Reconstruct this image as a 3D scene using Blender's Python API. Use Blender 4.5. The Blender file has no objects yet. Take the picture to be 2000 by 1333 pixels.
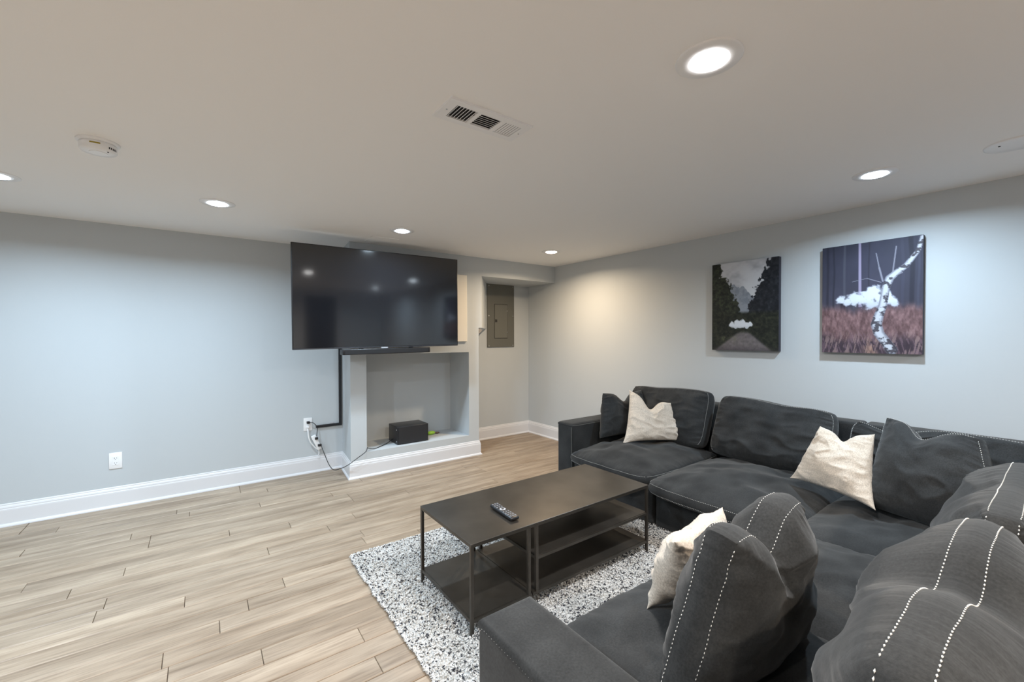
import bpy, bmesh, math, random
import numpy as np
from mathutils import Vector, Matrix, noise as mnoise
random.seed(7); RNG = np.random.default_rng(11)
S = bpy.context.scene
COL = S.collection

# ------------------------------------------------------------------ camera, world, exposure
CAMH = 1.283
yaw, pitch, roll = math.radians(36.154), math.radians(0.698), math.radians(-0.169)
fw = Vector((math.sin(yaw)*math.cos(pitch), math.cos(yaw)*math.cos(pitch), -math.sin(pitch)))
rt = Vector((math.cos(yaw), -math.sin(yaw), 0)); up = rt.cross(fw)
c_, s_ = math.cos(roll), math.sin(roll)
r2 = c_*rt + s_*up; u2 = -s_*rt + c_*up
cd = bpy.data.cameras.new('camera'); cam = bpy.data.objects.new('camera', cd); COL.objects.link(cam)
cd.sensor_width = 36; cd.lens = 832.4/2000*36; cd.clip_start = 0.02
cam.matrix_world = Matrix(((r2.x, u2.x, -fw.x, 0), (r2.y, u2.y, -fw.y, 0), (r2.z, u2.z, -fw.z, CAMH), (0, 0, 0, 1)))
S.camera = cam
W = bpy.data.worlds.new('world'); S.world = W; W.use_nodes = True
W.node_tree.nodes['Background'].inputs[0].default_value = (.5, .52, .55, 1)
W.node_tree.nodes['Background'].inputs[1].default_value = .3
S.view_settings.view_transform = 'Standard'; S.view_settings.look = 'None'
S.view_settings.exposure = 0.60; S.view_settings.gamma = 1; S.view_settings.use_curve_mapping = False
S.cycles.max_bounces = 10; S.cycles.diffuse_bounces = 6

COOL = (.665, .845, 1.0); NEUT = (1.0, .97, .94); WARM = (1.0, .84, .67); CORNER = (1.0, .77, .52)
# x, y, colour, watts; last six unseen, added to raise the room's brightness
LIGHTS = [(1.266, .706, NEUT, 18), (2.875, .691, COOL, 14.5), (.095, 3.285, COOL, 14.5), (1.312, 3.285, COOL, 14),
          (2.86, 3.24, CORNER, 14), (-.86, 3.385, COOL, 15), (-.40, .50, NEUT, 13), (1.2, -1.2, WARM, 27),
          (-.93, 1.75, COOL, 28), (2.87, -1.2, COOL, 17), (-.5, -1.4, WARM, 26), (-2.2, .2, NEUT, 20)]
SPREAD = 2.8

# ------------------------------------------------------------------ helpers
def srgb(r, g, b):
    f = lambda c: (c/255/12.92) if c/255 <= .04045 else ((c/255+.055)/1.055)**2.4
    return (f(r), f(g), f(b), 1)

def tag(o, label=None, cat=None, group=None, kind=None):
    if label: o['label'] = label
    if cat: o['category'] = cat
    if group: o['group'] = group
    if kind: o['kind'] = kind
    return o

def wloc(o):
    v = Vector((0, 0, 0))
    while o: v += o.location; o = o.parent
    return v

def thing(name, loc, label, cat, group=None):
    o = bpy.data.objects.new(name, None); COL.objects.link(o); o.location = loc; o.empty_display_size = .05
    return tag(o, label, cat, group)

def link_mesh(name, me, mat, parent=None, origin=None):
    if mat is not None:
        for m in (mat if isinstance(mat, (list, tuple)) else [mat]): me.materials.append(m)
    o = bpy.data.objects.new(name, me); COL.objects.link(o)
    base = Vector(origin) if origin is not None else (wloc(parent) if parent else Vector((0, 0, 0)))
    me.transform(Matrix.Translation(-base))
    if parent:
        o.parent = parent; o.location = base - wloc(parent)
    else: o.location = base
    return o

def np_mesh(name, V, F, mat, parent=None, origin=None, smooth=True, uv=None):
    V = np.asarray(V, float); F = np.asarray(F, np.int32)
    me = bpy.data.meshes.new(name)
    k = F.shape[1]
    me.vertices.add(len(V)); me.vertices.foreach_set('co', V.astype(np.float32).ravel())
    me.loops.add(F.size); me.loops.foreach_set('vertex_index', F.ravel())
    me.polygons.add(len(F)); me.polygons.foreach_set('loop_start', np.arange(len(F), dtype=np.int32)*k)
    me.update(calc_edges=True); me.validate()
    me.polygons.foreach_set('use_smooth', np.full(len(me.polygons), smooth))
    return link_mesh(name, me, mat, parent, origin)

def bm_obj(name, bm, mat, parent=None, origin=None, smooth=False, flat_angle=None):
    me = bpy.data.meshes.new(name)
    bmesh.ops.recalc_face_normals(bm, faces=bm.faces[:])
    bm.to_mesh(me); bm.free()
    if smooth:
        me.polygons.foreach_set('use_smooth', [True]*len(me.polygons))
        if flat_angle: me.set_sharp_from_angle(angle=math.radians(flat_angle))
    return link_mesh(name, me, mat, parent, origin)

def box(bm, a, b, bev=0, seg=2, mi=0, rot=None, piv=None):
    a = Vector(a); b = Vector(b)
    r = bmesh.ops.create_cube(bm, size=1); vs = r['verts']
    bmesh.ops.scale(bm, vec=(b-a), verts=vs); bmesh.ops.translate(bm, vec=(a+b)/2, verts=vs)
    if bev:
        es = list({e for v in vs for e in v.link_edges})
        rr = bmesh.ops.bevel(bm, geom=es, offset=bev, segments=seg, profile=.5, affect='EDGES')
        vs = list({v for f in rr['faces'] for v in f.verts} | {v for v in vs if v.is_valid})
    if rot is not None:
        bmesh.ops.rotate(bm, cent=piv or (a+b)/2, matrix=rot, verts=vs)
    if mi:
        for f in {f for v in vs for f in v.link_faces}: f.material_index = mi
    return vs

def cyl(bm, p0, p1, r, seg=16, r2_=None, cap=True, mi=0):
    p0 = Vector(p0); p1 = Vector(p1); d = p1-p0
    m = Matrix.Translation((p0+p1)/2) @ d.to_track_quat('Z', 'Y').to_matrix().to_4x4()
    n0 = len(bm.faces)
    rr = bmesh.ops.create_cone(bm, cap_ends=cap, segments=seg, radius1=r, radius2=r if r2_ is None else r2_, depth=d.length, matrix=m)
    if mi:
        for f in {f for v in rr['verts'] for f in v.link_faces}: f.material_index = mi
    return rr['verts']

def one_box(name, a, b, mat, parent=None, bev=0, seg=2, **k):
    bm = bmesh.new(); box(bm, a, b, bev, seg); return bm_obj(name, bm, mat, parent, **k)

def smooth_path(P, n=8):
    P = [Vector(p) for p in P]; out = []
    for i in range(len(P)-1):
        p0 = P[max(i-1, 0)]; p1 = P[i]; p2 = P[i+1]; p3 = P[min(i+2, len(P)-1)]
        for k in range(n):
            t = k/n
            out.append(.5*((2*p1)+(-p0+p2)*t+(2*p0-5*p1+4*p2-p3)*t*t+(-p0+3*p1-3*p2+p3)*t**3))
    out.append(P[-1]); return out

def tube(name, P, r, mat, parent=None, n=8, seg=8, origin=None):
    P = smooth_path(P, n) if n > 1 else [Vector(p) for p in P]
    V = []; F = []
    u = Vector((0, 0, 1)); 
    for i, p in enumerate(P):
        t = (P[min(i+1, len(P)-1)]-P[max(i-1, 0)]).normalized()
        a = t.cross(u)
        if a.length < .05: a = t.cross(Vector((0, 1, 0)))
        a.normalize(); u = a.cross(t).normalized(); b = u
        for k in range(seg):
            th = 2*math.pi*k/seg
            V.append(p+r*(math.cos(th)*a+math.sin(th)*b))
    for i in range(len(P)-1):
        for k in range(seg):
            F.append((i*seg+k, i*seg+(k+1) % seg, (i+1)*seg+(k+1) % seg, (i+1)*seg+k))
    bm = bmesh.new(); vs = [bm.verts.new(v) for v in V]
    for f in F: bm.faces.new([vs[i] for i in f])
    bm.faces.new(vs[:seg]); bm.faces.new(vs[-seg:])
    return bm_obj(name, bm, mat, parent, origin=origin, smooth=True)

# value noise (vectorised)
def _hash(i, j, s):
    n = (i*374761393 + j*668265263 + s*974634777) & 0xffffffff
    n = ((n ^ (n >> 13))*1274126177) & 0xffffffff
    return ((n ^ (n >> 16)) & 0xffff)/65535.0
def vn(x, y, s=0):
    x = np.asarray(x, float); y = np.asarray(y, float)
    xi = np.floor(x).astype(np.int64); yi = np.floor(y).astype(np.int64)
    fx = x-xi; fy = y-yi; fx = fx*fx*(3-2*fx); fy = fy*fy*(3-2*fy)
    a = _hash(xi, yi, s); b = _hash(xi+1, yi, s); c = _hash(xi, yi+1, s); d = _hash(xi+1, yi+1, s)
    return (a*(1-fx)+b*fx)*(1-fy)+(c*(1-fx)+d*fx)*fy
def fbm(x, y, s=0, o=4):
    r = 0; a = .5; t = 0
    for k in range(o):
        r = r+a*vn(x*2**k, y*2**k, s+k*17); t += a; a *= .55
    return r/t
def sstep(a, b, x):
    t = np.clip((x-a)/(b-a), 0, 1); return t*t*(3-2*t)

# ------------------------------------------------------------------ materials
def mat(name, color, rough=.6, metal=0, spec=.5, **k):
    m = bpy.data.materials.new(name); m.use_nodes = True
    b = m.node_tree.nodes['Principled BSDF']
    b.inputs['Base Color'].default_value = color if len(color) == 4 else (*color, 1)
    b.inputs['Roughness'].default_value = rough; b.inputs['Metallic'].default_value = metal
    b.inputs['Specular IOR Level'].default_value = spec
    for n, v in k.items(): b.inputs[n].default_value = v
    return m
def nd(m, t, **k):
    n = m.node_tree.nodes.new(t)
    for a, v in k.items(): setattr(n, a, v)
    return n
def lk(m, a, b): m.node_tree.links.new(a, b)
def noise_col(m, ca, cb, scale, detail=4, stretch=(1, 1, 1), lo=.35, hi=.65, rnd=False, coords='Object'):
    tc = nd(m, 'ShaderNodeTexCoord'); mp = nd(m, 'ShaderNodeMapping'); mp.inputs['Scale'].default_value = stretch
    lk(m, tc.outputs[coords], mp.inputs[0])
    src = mp.outputs[0]
    if rnd:
        oi = nd(m, 'ShaderNodeObjectInfo'); ml = nd(m, 'ShaderNodeMath', operation='MULTIPLY'); ml.inputs[1].default_value = 61.7
        lk(m, oi.outputs['Random'], ml.inputs[0])
        va = nd(m, 'ShaderNodeVectorMath', operation='ADD'); lk(m, src, va.inputs[0]); lk(m, ml.outputs[0], va.inputs[1]); src = va.outputs[0]
    n = nd(m, 'ShaderNodeTexNoise'); n.inputs['Scale'].default_value = scale; n.inputs['Detail'].default_value = detail
    lk(m, src, n.inputs['Vector'])
    r = nd(m, 'ShaderNodeValToRGB'); r.color_ramp.elements[0].position = lo; r.color_ramp.elements[1].position = hi
    r.color_ramp.elements[0].color = ca; r.color_ramp.elements[1].color = cb
    lk(m, n.outputs['Fac'], r.inputs[0])
    return r.outputs[0], n, src
def bump(m, height, strength, dist, prev=None):
    b = nd(m, 'ShaderNodeBump'); b.inputs['Strength'].default_value = strength; b.inputs['Distance'].default_value = dist
    lk(m, height, b.inputs['Height'])
    if prev: lk(m, prev, b.inputs['Normal'])
    return b.outputs[0]
def bsdf(m): return m.node_tree.nodes['Principled BSDF']

def paint_mat(name, c, rough=.7, bs=.06):
    m = mat(name, c, rough, spec=.3)
    n = nd(m, 'ShaderNodeTexNoise'); n.inputs['Scale'].default_value = 160; n.inputs['Detail'].default_value = 3
    tc = nd(m, 'ShaderNodeTexCoord'); lk(m, tc.outputs['Object'], n.inputs['Vector'])
    lk(m, bump(m, n.outputs['Fac'], bs, .002), bsdf(m).inputs['Normal'])
    return m
M_wall = paint_mat('wall_paint', (.51, .54, .56))
M_ceil = paint_mat('ceiling_paint', (.88, .87, .86), .8)
M_trim = mat('white_trim', (.70, .70, .72), .35)
M_white = mat('white_plastic', (.83, .83, .84), .35)
M_offwhite = mat('cream_panel', (.80, .76, .68), .5)
M_black = mat('black_plastic', (.012, .012, .014), .35)
M_blackm = mat('black_matte', (.014, .014, .016), .6)
M_screen = mat('tv_screen', (.009, .009, .011), .085, spec=1.0)
M_grey = mat('grey_metal', (.12, .12, .105), .45, spec=.5)
M_grey2 = mat('grey_metal_door', (.135, .135, .118), .4, spec=.5)
M_chrome = mat('chrome', (.7, .7, .7), .25, metal=1)
M_dark = mat('dark_void', (.02, .02, .022), .9)
M_silver = mat('silver_print', (.45, .45, .47), .4)
M_yellow = mat('yellow_label', srgb(150, 130, 20), .5)
M_green = mat('green_plastic', srgb(150, 200, 60), .4)
M_brown = mat('brown_plastic', srgb(90, 70, 60), .5)
M_hole = mat('slot', (.03, .03, .03), .8)

def wood():
    m = mat('vinyl_oak_plank', (.4, .3, .2), .42, spec=.4)
    ca, n1, src = noise_col(m, srgb(134, 116, 97), srgb(168, 151, 132), 1.6, 5, (1.0, 9, 9), .32, .66, rnd=True)
    cb, n2, _ = noise_col(m, srgb(140, 122, 104), srgb(255, 252, 248), 3.2, 6, (2.2, 34, 34), .28, .56, rnd=True)
    mx = nd(m, 'ShaderNodeMixRGB', blend_type='MULTIPLY'); mx.inputs[0].default_value = .42
    lk(m, ca, mx.inputs[1]); lk(m, cb, mx.inputs[2])
    oi = nd(m, 'ShaderNodeObjectInfo'); hs = nd(m, 'ShaderNodeHueSaturation')
    mr = nd(m, 'ShaderNodeMapRange'); mr.inputs['To Min'].default_value = .90; mr.inputs['To Max'].default_value = 1.08
    lk(m, oi.outputs['Random'], mr.inputs[0]); lk(m, mr.outputs[0], hs.inputs['Value']); lk(m, mx.outputs[0], hs.inputs['Color'])
    lk(m, hs.outputs[0], bsdf(m).inputs['Base Color'])
    lk(m, bump(m, n2.outputs['Fac'], .15, .001), bsdf(m).inputs['Normal'])
    return m
M_wood = wood()

def fabric(name, ca, cb, sheen=.25, weave=900, ws=.35, rough=.9, pleat=.22):
    m = mat(name, ca, rough, spec=.15)
    c, n, src = noise_col(m, ca, cb, 7, 5, (1, 1, 1), .3, .7)
    c2, n2, _ = noise_col(m, (.72, .72, .72, 1), (1.25, 1.25, 1.25, 1), 190, 3, (1, 1, 1), .3, .7)
    mx = nd(m, 'ShaderNodeMixRGB', blend_type='MULTIPLY'); mx.inputs[0].default_value = .8
    lk(m, c, mx.inputs[1]); lk(m, c2, mx.inputs[2]); lk(m, mx.outputs[0], bsdf(m).inputs['Base Color'])
    n3 = nd(m, 'ShaderNodeTexNoise'); n3.inputs['Scale'].default_value = weave; lk(m, src, n3.inputs['Vector'])
    n4 = nd(m, 'ShaderNodeTexNoise'); n4.inputs['Scale'].default_value = 14; n4.inputs['Detail'].default_value = 3; n4.inputs['Distortion'].default_value = .8; lk(m, src, n4.inputs['Vector'])
    b1 = bump(m, n4.outputs['Fac'], .12, .008)
    b2 = bump(m, n3.outputs['Fac'], ws, .001, b1)
    at = nd(m, 'ShaderNodeAttribute'); at.attribute_name = 'pleat'
    vm = nd(m, 'ShaderNodeVectorMath', operation='MULTIPLY'); vm.inputs[1].default_value = (38, 7, 1); lk(m, at.outputs['Vector'], vm.inputs[0])
    n5 = nd(m, 'ShaderNodeTexNoise'); n5.inputs['Scale'].default_value = 1; n5.inputs['Detail'].default_value = 2; lk(m, vm.outputs[0], n5.inputs['Vector'])
    sx_ = nd(m, 'ShaderNodeSeparateXYZ'); lk(m, at.outputs['Vector'], sx_.inputs[0])
    mr = nd(m, 'ShaderNodeMapRange'); mr.interpolation_type = 'SMOOTHSTEP'; mr.inputs['From Max'].default_value = .11; mr.inputs['To Min'].default_value = 1; mr.inputs['To Max'].default_value = 0; lk(m, sx_.outputs['Y'], mr.inputs[0])
    mm = nd(m, 'ShaderNodeMath', operation='MULTIPLY'); lk(m, n5.outputs['Fac'], mm.inputs[0]); lk(m, mr.outputs[0], mm.inputs[1])
    b2 = bump(m, mm.outputs[0], pleat, .012, b2)
    lk(m, b2, bsdf(m).inputs['Normal'])
    bsdf(m).inputs['Sheen Weight'].default_value = sheen; bsdf(m).inputs['Sheen Roughness'].default_value = .45
    return m
M_fab = fabric('charcoal_twill', (.0178, .0188, .0196, 1), (.034, .0355, .0365, 1), .14)
M_fabl = M_fab
M_cream = fabric('cream_linen', (.49, .425, .355, 1), (.585, .525, .455, 1), .15, 500, .3)
M_thread = mat('white_thread', (.62, .62, .60), .8)

def bronze():
    m = mat('bronze_powder_coat', (.065, .057, .049), .34, metal=.7, spec=.5)
    c, n, s = noise_col(m, (.06, .053, .045, 1), (.085, .075, .064, 1), 6, 4)
    lk(m, c, bsdf(m).inputs['Base Color'])
    return m
M_br = bronze()

def emis(name, c, s):
    m = bpy.data.materials.new(name); m.use_nodes = True; nt = m.node_tree
    nt.nodes.clear(); e = nt.nodes.new('ShaderNodeEmission'); o = nt.nodes.new('ShaderNodeOutputMaterial')
    e.inputs[0].default_value = (*c, 1); e.inputs[1].default_value = s; nt.links.new(e.outputs[0], o.inputs[0]); return m

# ------------------------------------------------------------------ room shell
X0, X1, Y0, Y1, YA, H = -3.2, 3.53, -2.6, 4.355, 4.46, 2.13
YB = 3.93                                # front of the chimney-like bump
BX0, BX1, BXW = 1.078, 2.425, 1.118
NX0, NX1, NZ0, NZ1, NY = 1.221, 2.302, .222, 1.112, 4.35
def struct(o): o['kind'] = 'structure'; return o

floor = struct(one_box('floor', (X0, Y0, -.06), (X1+.1, YA+.1, -.008), M_brown))
PW, PL, PG = .1055, 1.22, .0016
plank_me = {}
def plank_mesh(L):
    key = round(L, 2)
    if key not in plank_me:
        bm = bmesh.new(); x, y, z, c = key/2-.0008, PW/2-PG, 0, .0026
        lo = [bm.verts.new((sx*x, sy*y, -.008)) for sx, sy in ((-1, -1), (1, -1), (1, 1), (-1, 1))]
        mi = [bm.verts.new((sx*x, sy*y, -c)) for sx, sy in ((-1, -1), (1, -1), (1, 1), (-1, 1))]
        hi = [bm.verts.new((sx*(x-.0012), sy*(y-c), 0)) for sx, sy in ((-1, -1), (1, -1), (1, 1), (-1, 1))]
        bm.faces.new(hi)
        for k in range(4):
            bm.faces.new((lo[k], lo[(k+1) % 4], mi[(k+1) % 4], mi[k])); bm.faces.new((mi[k], mi[(k+1) % 4], hi[(k+1) % 4], hi[k]))
        me = bpy.data.meshes.new('plank'); bm.to_mesh(me); bm.free(); me.materials.append(M_wood); plank_me[key] = me
    return plank_me[key]
JOINTS = {1.853: .545, 1.969: .188, 2.19: -.134, 2.293: .056, 2.389: .171, 2.517: -.246, 2.61: -.074, 2.734: -.404, 2.922: .314,
          3.133: -.348, 3.206: -.741, 3.341: .14, 3.472: -.27, 3.559: .95, 3.729: .353, 3.83: -.077, 4.145: .254, 2.476: .338}
y = 1.695-PW*10; row = 0
while y < YA-.01:
    yc = y+PW/2; off = None
    for jy, jx in JOINTS.items():
        if abs(jy-yc) < PW/2: off = jx
    if off is None: off = (row*.47+random.uniform(-.15, .15)) % PL
    x = off-PL*math.ceil((off+1.75)/PL); w = 0
    while x < X1:
        a, b = max(x, -1.8), min(x+PL, X1)
        if b-a > .04:
            yc2 = yc
            o = bpy.data.objects.new('plank', plank_mesh(round(b-a, 2))); COL.objects.link(o); o.parent = floor
            o.location = ((a+b)/2, yc, 0)
        x += PL
    y += PW; row += 1
ytop_planks = y
V = []; F = []
def addq(x0, y0, x1, y1):
    i = len(V); V.extend([(x0, y0, 0), (x1, y0, 0), (x1, y1, 0), (x0, y1, 0), (x0, y0, -.008), (x1, y0, -.008), (x1, y1, -.008), (x0, y1, -.008)])
    F.extend([(i, i+1, i+2, i+3), (i, i+4, i+5, i+1), (i+1, i+5, i+6, i+2), (i+2, i+6, i+7, i+3), (i+3, i+7, i+4, i)])
y = Y0
while y < YA:
    yb = min(y+PW, YA); xr = X1 if y < 1.695-PW*10-.05 else -1.8
    x = X0-random.random()*PL
    if xr == X1: yb = min(yb, 1.695-PW*10)
    while x < xr:
        a, b = max(x, X0), min(x+PL, xr)
        if b-a > .02: addq(a+PG, y+PG, b-PG, yb-PG)
        x += PL
    y = yb if yb > y else y+PW
far = np_mesh('plank_field', V, F, M_wood, floor, smooth=False); far['kind'] = 'stuff'

struct(one_box('ceiling', (X0-.1, Y0-.1, H), (X1+.1, YA+.1, H+.1), M_ceil))
struct(one_box('wall_right', (X1, Y0-.1, 0), (X1+.1, YA+.1, H), M_wall))
struct(one_box('wall_left', (X0-.1, Y0-.1, 0), (X0, YA+.1, H), M_wall))

# front wall: plain run, the bump with its niche, header and alcove, one mesh
bm = bmesh.new()
box(bm, (X0, Y1, 0), (BX1, YA+.1, H))
box(bm, (BX1, YA, 0), (X1, YA+.1, H))
pts = [(BX0, YB), (NX0, YB), (NX0, Y1+.001), (BXW, Y1+.001)]
lo = [bm.verts.new((*p, 0)) for p in pts]; hi = [bm.verts.new((*p, H)) for p in pts]
bm.faces.new(lo[::-1]); bm.faces.new(hi)
for k in range(4): bm.faces.new((lo[k], lo[(k+1) % 4], hi[(k+1) % 4], hi[k]))
box(bm, (NX1, YB, 0), (BX1, YA+.001, H))
box(bm, (NX0, YB, 0), (NX1, Y1+.001, NZ0)); box(bm, (NX0, YB, NZ1), (NX1, Y1+.001, H))
box(bm, (BX1, YB, 1.932), (X1, YA+.001, H))
# splayed return in the upper left of the alcove
pts = [(BX1-.001, YB), (BX1+.04, YB), (2.86, YA), (BX1-.001, YA)]
lo = [bm.verts.new((*p, 1.37)) for p in pts]; hi = [bm.verts.new((*p, 1.933)) for p in pts]
bm.faces.new(lo[::-1]); bm.faces.new(hi)
for k in range(4): bm.faces.new((lo[k], lo[(k+1) % 4], hi[(k+1) % 4], hi[k]))
struct(bm_obj('wall_front', bm, M_wall))
# back wall with a doorway
bm = bmesh.new()
DX0, DX1, DZ = 1.80, 2.48, 2.0
box(bm, (X0, Y0-.1, 0), (DX0, Y0, H)); box(bm, (DX1, Y0-.1, 0), (X1, Y0, H)); box(bm, (DX0, Y0-.1, DZ), (DX1, Y0, H))
struct(bm_obj('wall_back', bm, M_wall))
bm = bmesh.new(); box(bm, (DX0, Y0-.09, 0), (DX1, Y0-.05, DZ))
struct(bm_obj('door_1', bm, M_dark))
tr = struct(one_box('trim_1', (DX0-.07, Y0, 0), (DX0, Y0+.015, DZ+.07), M_trim))
struct(one_box('trim_2', (DX1, Y0, 0), (DX1+.07, Y0+.015, DZ+.07), M_trim))
struct(one_box('trim_3', (DX0, Y0, DZ), (DX1, Y0+.015, DZ+.07), M_trim))

# baseboards: profile swept along plan path
PROF = [(0, 0), (.026, 0), (.0255, .007), (.022, .014), (.016, .018), (.0145, .020), (.0145, .108), (.0135, .116), (.0115, .120), (.0115, .128), (.009, .136), (.0055, .141), (.0055, .1475), (.003, .152), (0, .153)]
def baseboard(name, path):
    bm = bmesh.new(); n = len(path); rings = []
    for i, p in enumerate(path):
        p = Vector((*p, 0)); ds = []
        if i > 0: ds.append((p-Vector((*path[i-1], 0))).normalized())
        if i < n-1: ds.append((Vector((*path[i+1], 0))-p).normalized())
        ns = [Vector((d.y, -d.x, 0)) for d in ds]
        if len(ns) == 2:
            m = (ns[0]+ns[1]); m = m/(1+ns[0].dot(ns[1]))
        else: m = ns[0]
        rings.append([bm.verts.new(p+m*a+Vector((0, 0, b))) for a, b in PROF])
    k = len(PROF)
    for i in range(n-1):
        for j in range(k-1): bm.faces.new((rings[i][j], rings[i+1][j], rings[i+1][j+1], rings[i][j+1]))
    bm.faces.new(rings[0]); bm.faces.new(rings[-1][::-1])
    return struct(bm_obj(name, bm, M_trim))
baseboard('baseboard_front', [(X0, Y1), (BXW, Y1), (BX0, YB), (BX1, YB), (BX1, YA), (X1, YA), (X1, Y0)])
baseboard('baseboard_left', [(X0, Y0), (X0, Y1)])
baseboard('baseboard_back', [(X1, Y0), (DX1+.07, Y0)])

# ------------------------------------------------------------------ recessed ceiling lights, the last six unseen and added
LAB = ['large recessed ceiling light nearest the camera, above the sofa', 'recessed ceiling light by the right wall, above the paintings',
       'recessed ceiling light over the plain left stretch of wall', 'recessed ceiling light directly above the television',
       'warm recessed ceiling light in the corner beside the electric panel', 'recessed ceiling light cut off by the left edge of the photo',
       'unseen neutral fill light added in the ceiling just left of the camera', 'unseen warm fill light added in the ceiling behind the camera near the doorway',
       'unseen cool white recessed ceiling light left of the frame over the open floor', 'unseen cool fill light added in the ceiling behind the camera by the right wall', 'unseen warm fill light added in the ceiling in the rear left of the room', 'unseen neutral fill light added in the ceiling beside the left wall']
def ring_profile(bm, c, prof, seg=48, mi=0, cap_first=False, cap_last=False):
    rings = []
    for r, z in prof:
        rings.append([bm.verts.new((c[0]+r*math.cos(2*math.pi*k/seg), c[1]+r*math.sin(2*math.pi*k/seg), c[2]+z)) for k in range(seg)])
    fs = []
    for a, b in zip(rings, rings[1:]):
        for k in range(seg): fs.append(bm.faces.new((a[k], a[(k+1) % seg], b[(k+1) % seg], b[k])))
    if cap_first: fs.append(bm.faces.new(rings[0]))
    if cap_last: fs.append(bm.faces.new(rings[-1]))
    for f in fs: f.material_index = mi
for i, (x, y, c, w) in enumerate(LIGHTS):
    t = thing('recessed_light', (x, y, H), LAB[i], 'ceiling light', 'recessed ceiling lights')
    bm = bmesh.new(); ring_profile(bm, (x, y, H), [(.096, 0), (.0955, -.003), (.092, -.005), (.060, -.0065), (.0525, -.005), (.0500, .0)])
    bm_obj('trim_ring', bm, M_white, t, smooth=True)
    bm = bmesh.new(); ring_profile(bm, (x, y, H), [(.0505, -.003), (.0500, -.0085), (.046, -.0105), (.02, -.0115)], cap_last=True, seg=40)
    bm_obj('lens', bm, emis('lamp_lens', tuple(.35+.65*v for v in c), 22.0), t, smooth=True)
    ld = bpy.data.lights.new('lamp', 'AREA'); ld.shape = 'DISK'; ld.size = .092; ld.energy = w; ld.color = c; ld.spread = SPREAD
    lo_ = bpy.data.objects.new('lamp', ld); COL.objects.link(lo_); lo_.parent = t; lo_.location = (0, 0, -.0125)

# blank round cover plate
t = thing('blank_cover_plate', (2.925, .215, H), 'round blank white cover plate with screws on the ceiling at the right edge', 'cover plate')
bm = bmesh.new(); ring_profile(bm, (2.925, .215, H), [(.098, 0), (.097, -.004), (.092, -.006), (.05, -.0068)], cap_last=True); bm_obj('plate', bm, M_white, t, smooth=True)
for dx, dy in ((-.02, .045), (.02, -.045)):
    bm = bmesh.new(); cyl(bm, (2.925+dx-.015, .215+dy, H-.0065), (2.925+dx-.015, .215+dy, H-.0085), .004, 12); bm_obj('screw', bm, M_hole, t)

# smoke detector
sx, sy = -.351, 2.563
t = thing('smoke_detector', (sx, sy, H), 'round white smoke detector with a yellow label on the ceiling', 'smoke detector')
bm = bmesh.new(); ring_profile(bm, (sx, sy, H), [(.072, 0), (.072, -.005), (.066, -.010), (.058, -.011)]); bm_obj('mounting_base', bm, M_white, t, smooth=True, flat_angle=35)
bm = bmesh.new(); ring_profile(bm, (sx, sy, H), [(.056, -.009), (.060, -.011), (.062, -.016), (.062, -.038), (.058, -.043), (.030, -.046)], cap_last=True); bm_obj('housing', bm, M_white, t, smooth=True, flat_angle=50)
bm = bmesh.new(); ring_profile(bm, (sx, sy, H), [(.030, -.0455), (.0298, -.048), (.012, -.049)], cap_last=True, seg=32); bm_obj('test_button', bm, M_white, t, smooth=True, flat_angle=40)
def arc_patch(name, a0, a1, z0, z1, r, m):
    bm = bmesh.new(); n = 8; A = []
    for k in range(n+1):
        a = a0+(a1-a0)*k/n
        A.append([bm.verts.new((sx+r*math.cos(a), sy+r*math.sin(a), H+z)) for z in (z0, z1)])
    for p, q in zip(A, A[1:]): bm.faces.new((p[0], q[0], q[1], p[1]))
    return bm_obj(name, bm, m, t)
ang = math.atan2(-sy, -sx)
arc_patch('warning_label', ang-.45, ang+.1, -.026, -.020, .0626, M_yellow)
for k in range(5): arc_patch('vent_slot', ang+.55+k*.13, ang+.63+k*.13, -.036, -.027, .0624, M_hole)
bm = bmesh.new(); cyl(bm, (sx+.035, sy-.03, H-.0445), (sx+.035, sy-.03, H-.0465), .003, 10); bm_obj('indicator', bm, M_hole, t)

# ceiling air register: x .72-1.09, y 1.345-1.495
t = thing('air_vent', (.905, 1.42, H), 'white rectangular ceiling air vent with three louvred sections', 'vent')
vx0, vx1, vy0, vy1 = .722, 1.09, 1.345, 1.497
secs = [(.762, .852), (.868, .958), (.974, 1.056)]; iy0, iy1 = 1.375, 1.467
bm = bmesh.new(); z0, z1 = H-.008, H
xs = [vx0]+[v for s in secs for v in s]+[vx1]
box(bm, (vx0, vy0, z0), (vx1, iy0, z1)); box(bm, (vx0, iy1, z0), (vx1, vy1, z1))
for a, b in zip(xs[::2], xs[1::2]): box(bm, (a, iy0, z0), (b, iy1, z1))
bm_obj('frame', bm, M_white, t)
one_box('damper_bar', (secs[0][0], 1.405, H-.0048), (secs[0][1], 1.409, H-.003), M_hole, t)
one_box('duct_shade', (secs[0][0], iy0, H-.0015), (secs[2][1], iy1, H-.0005), M_dark, t)  # flat dark sheet below the solid ceiling, painted as the shade inside the opening
def slat(a, b, ax, ang_):
    bm = bmesh.new(); box(bm, a, b, rot=Matrix.Rotation(ang_, 3, ax)); return bm_obj('slat', bm, M_white, t)
for i in range(7):
    x = secs[0][0]+.007+i*.0128; slat((x-.0055, iy0, H-.0055), (x+.0055, iy1, H-.0045), 'Y', math.radians(-38))
for i in range(7):
    y = iy0+.007+i*.013; slat((secs[1][0], y-.0055, H-.0055), (secs[1][1], y+.0055, H-.0045), 'X', math.radians(28))
for i in range(7):
    x = secs[2][0]+.007+i*.0115; slat((x-.0040, iy0, H-.0045), (x+.0040, iy1, H-.0037), 'Y', math.radians(6))
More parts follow.
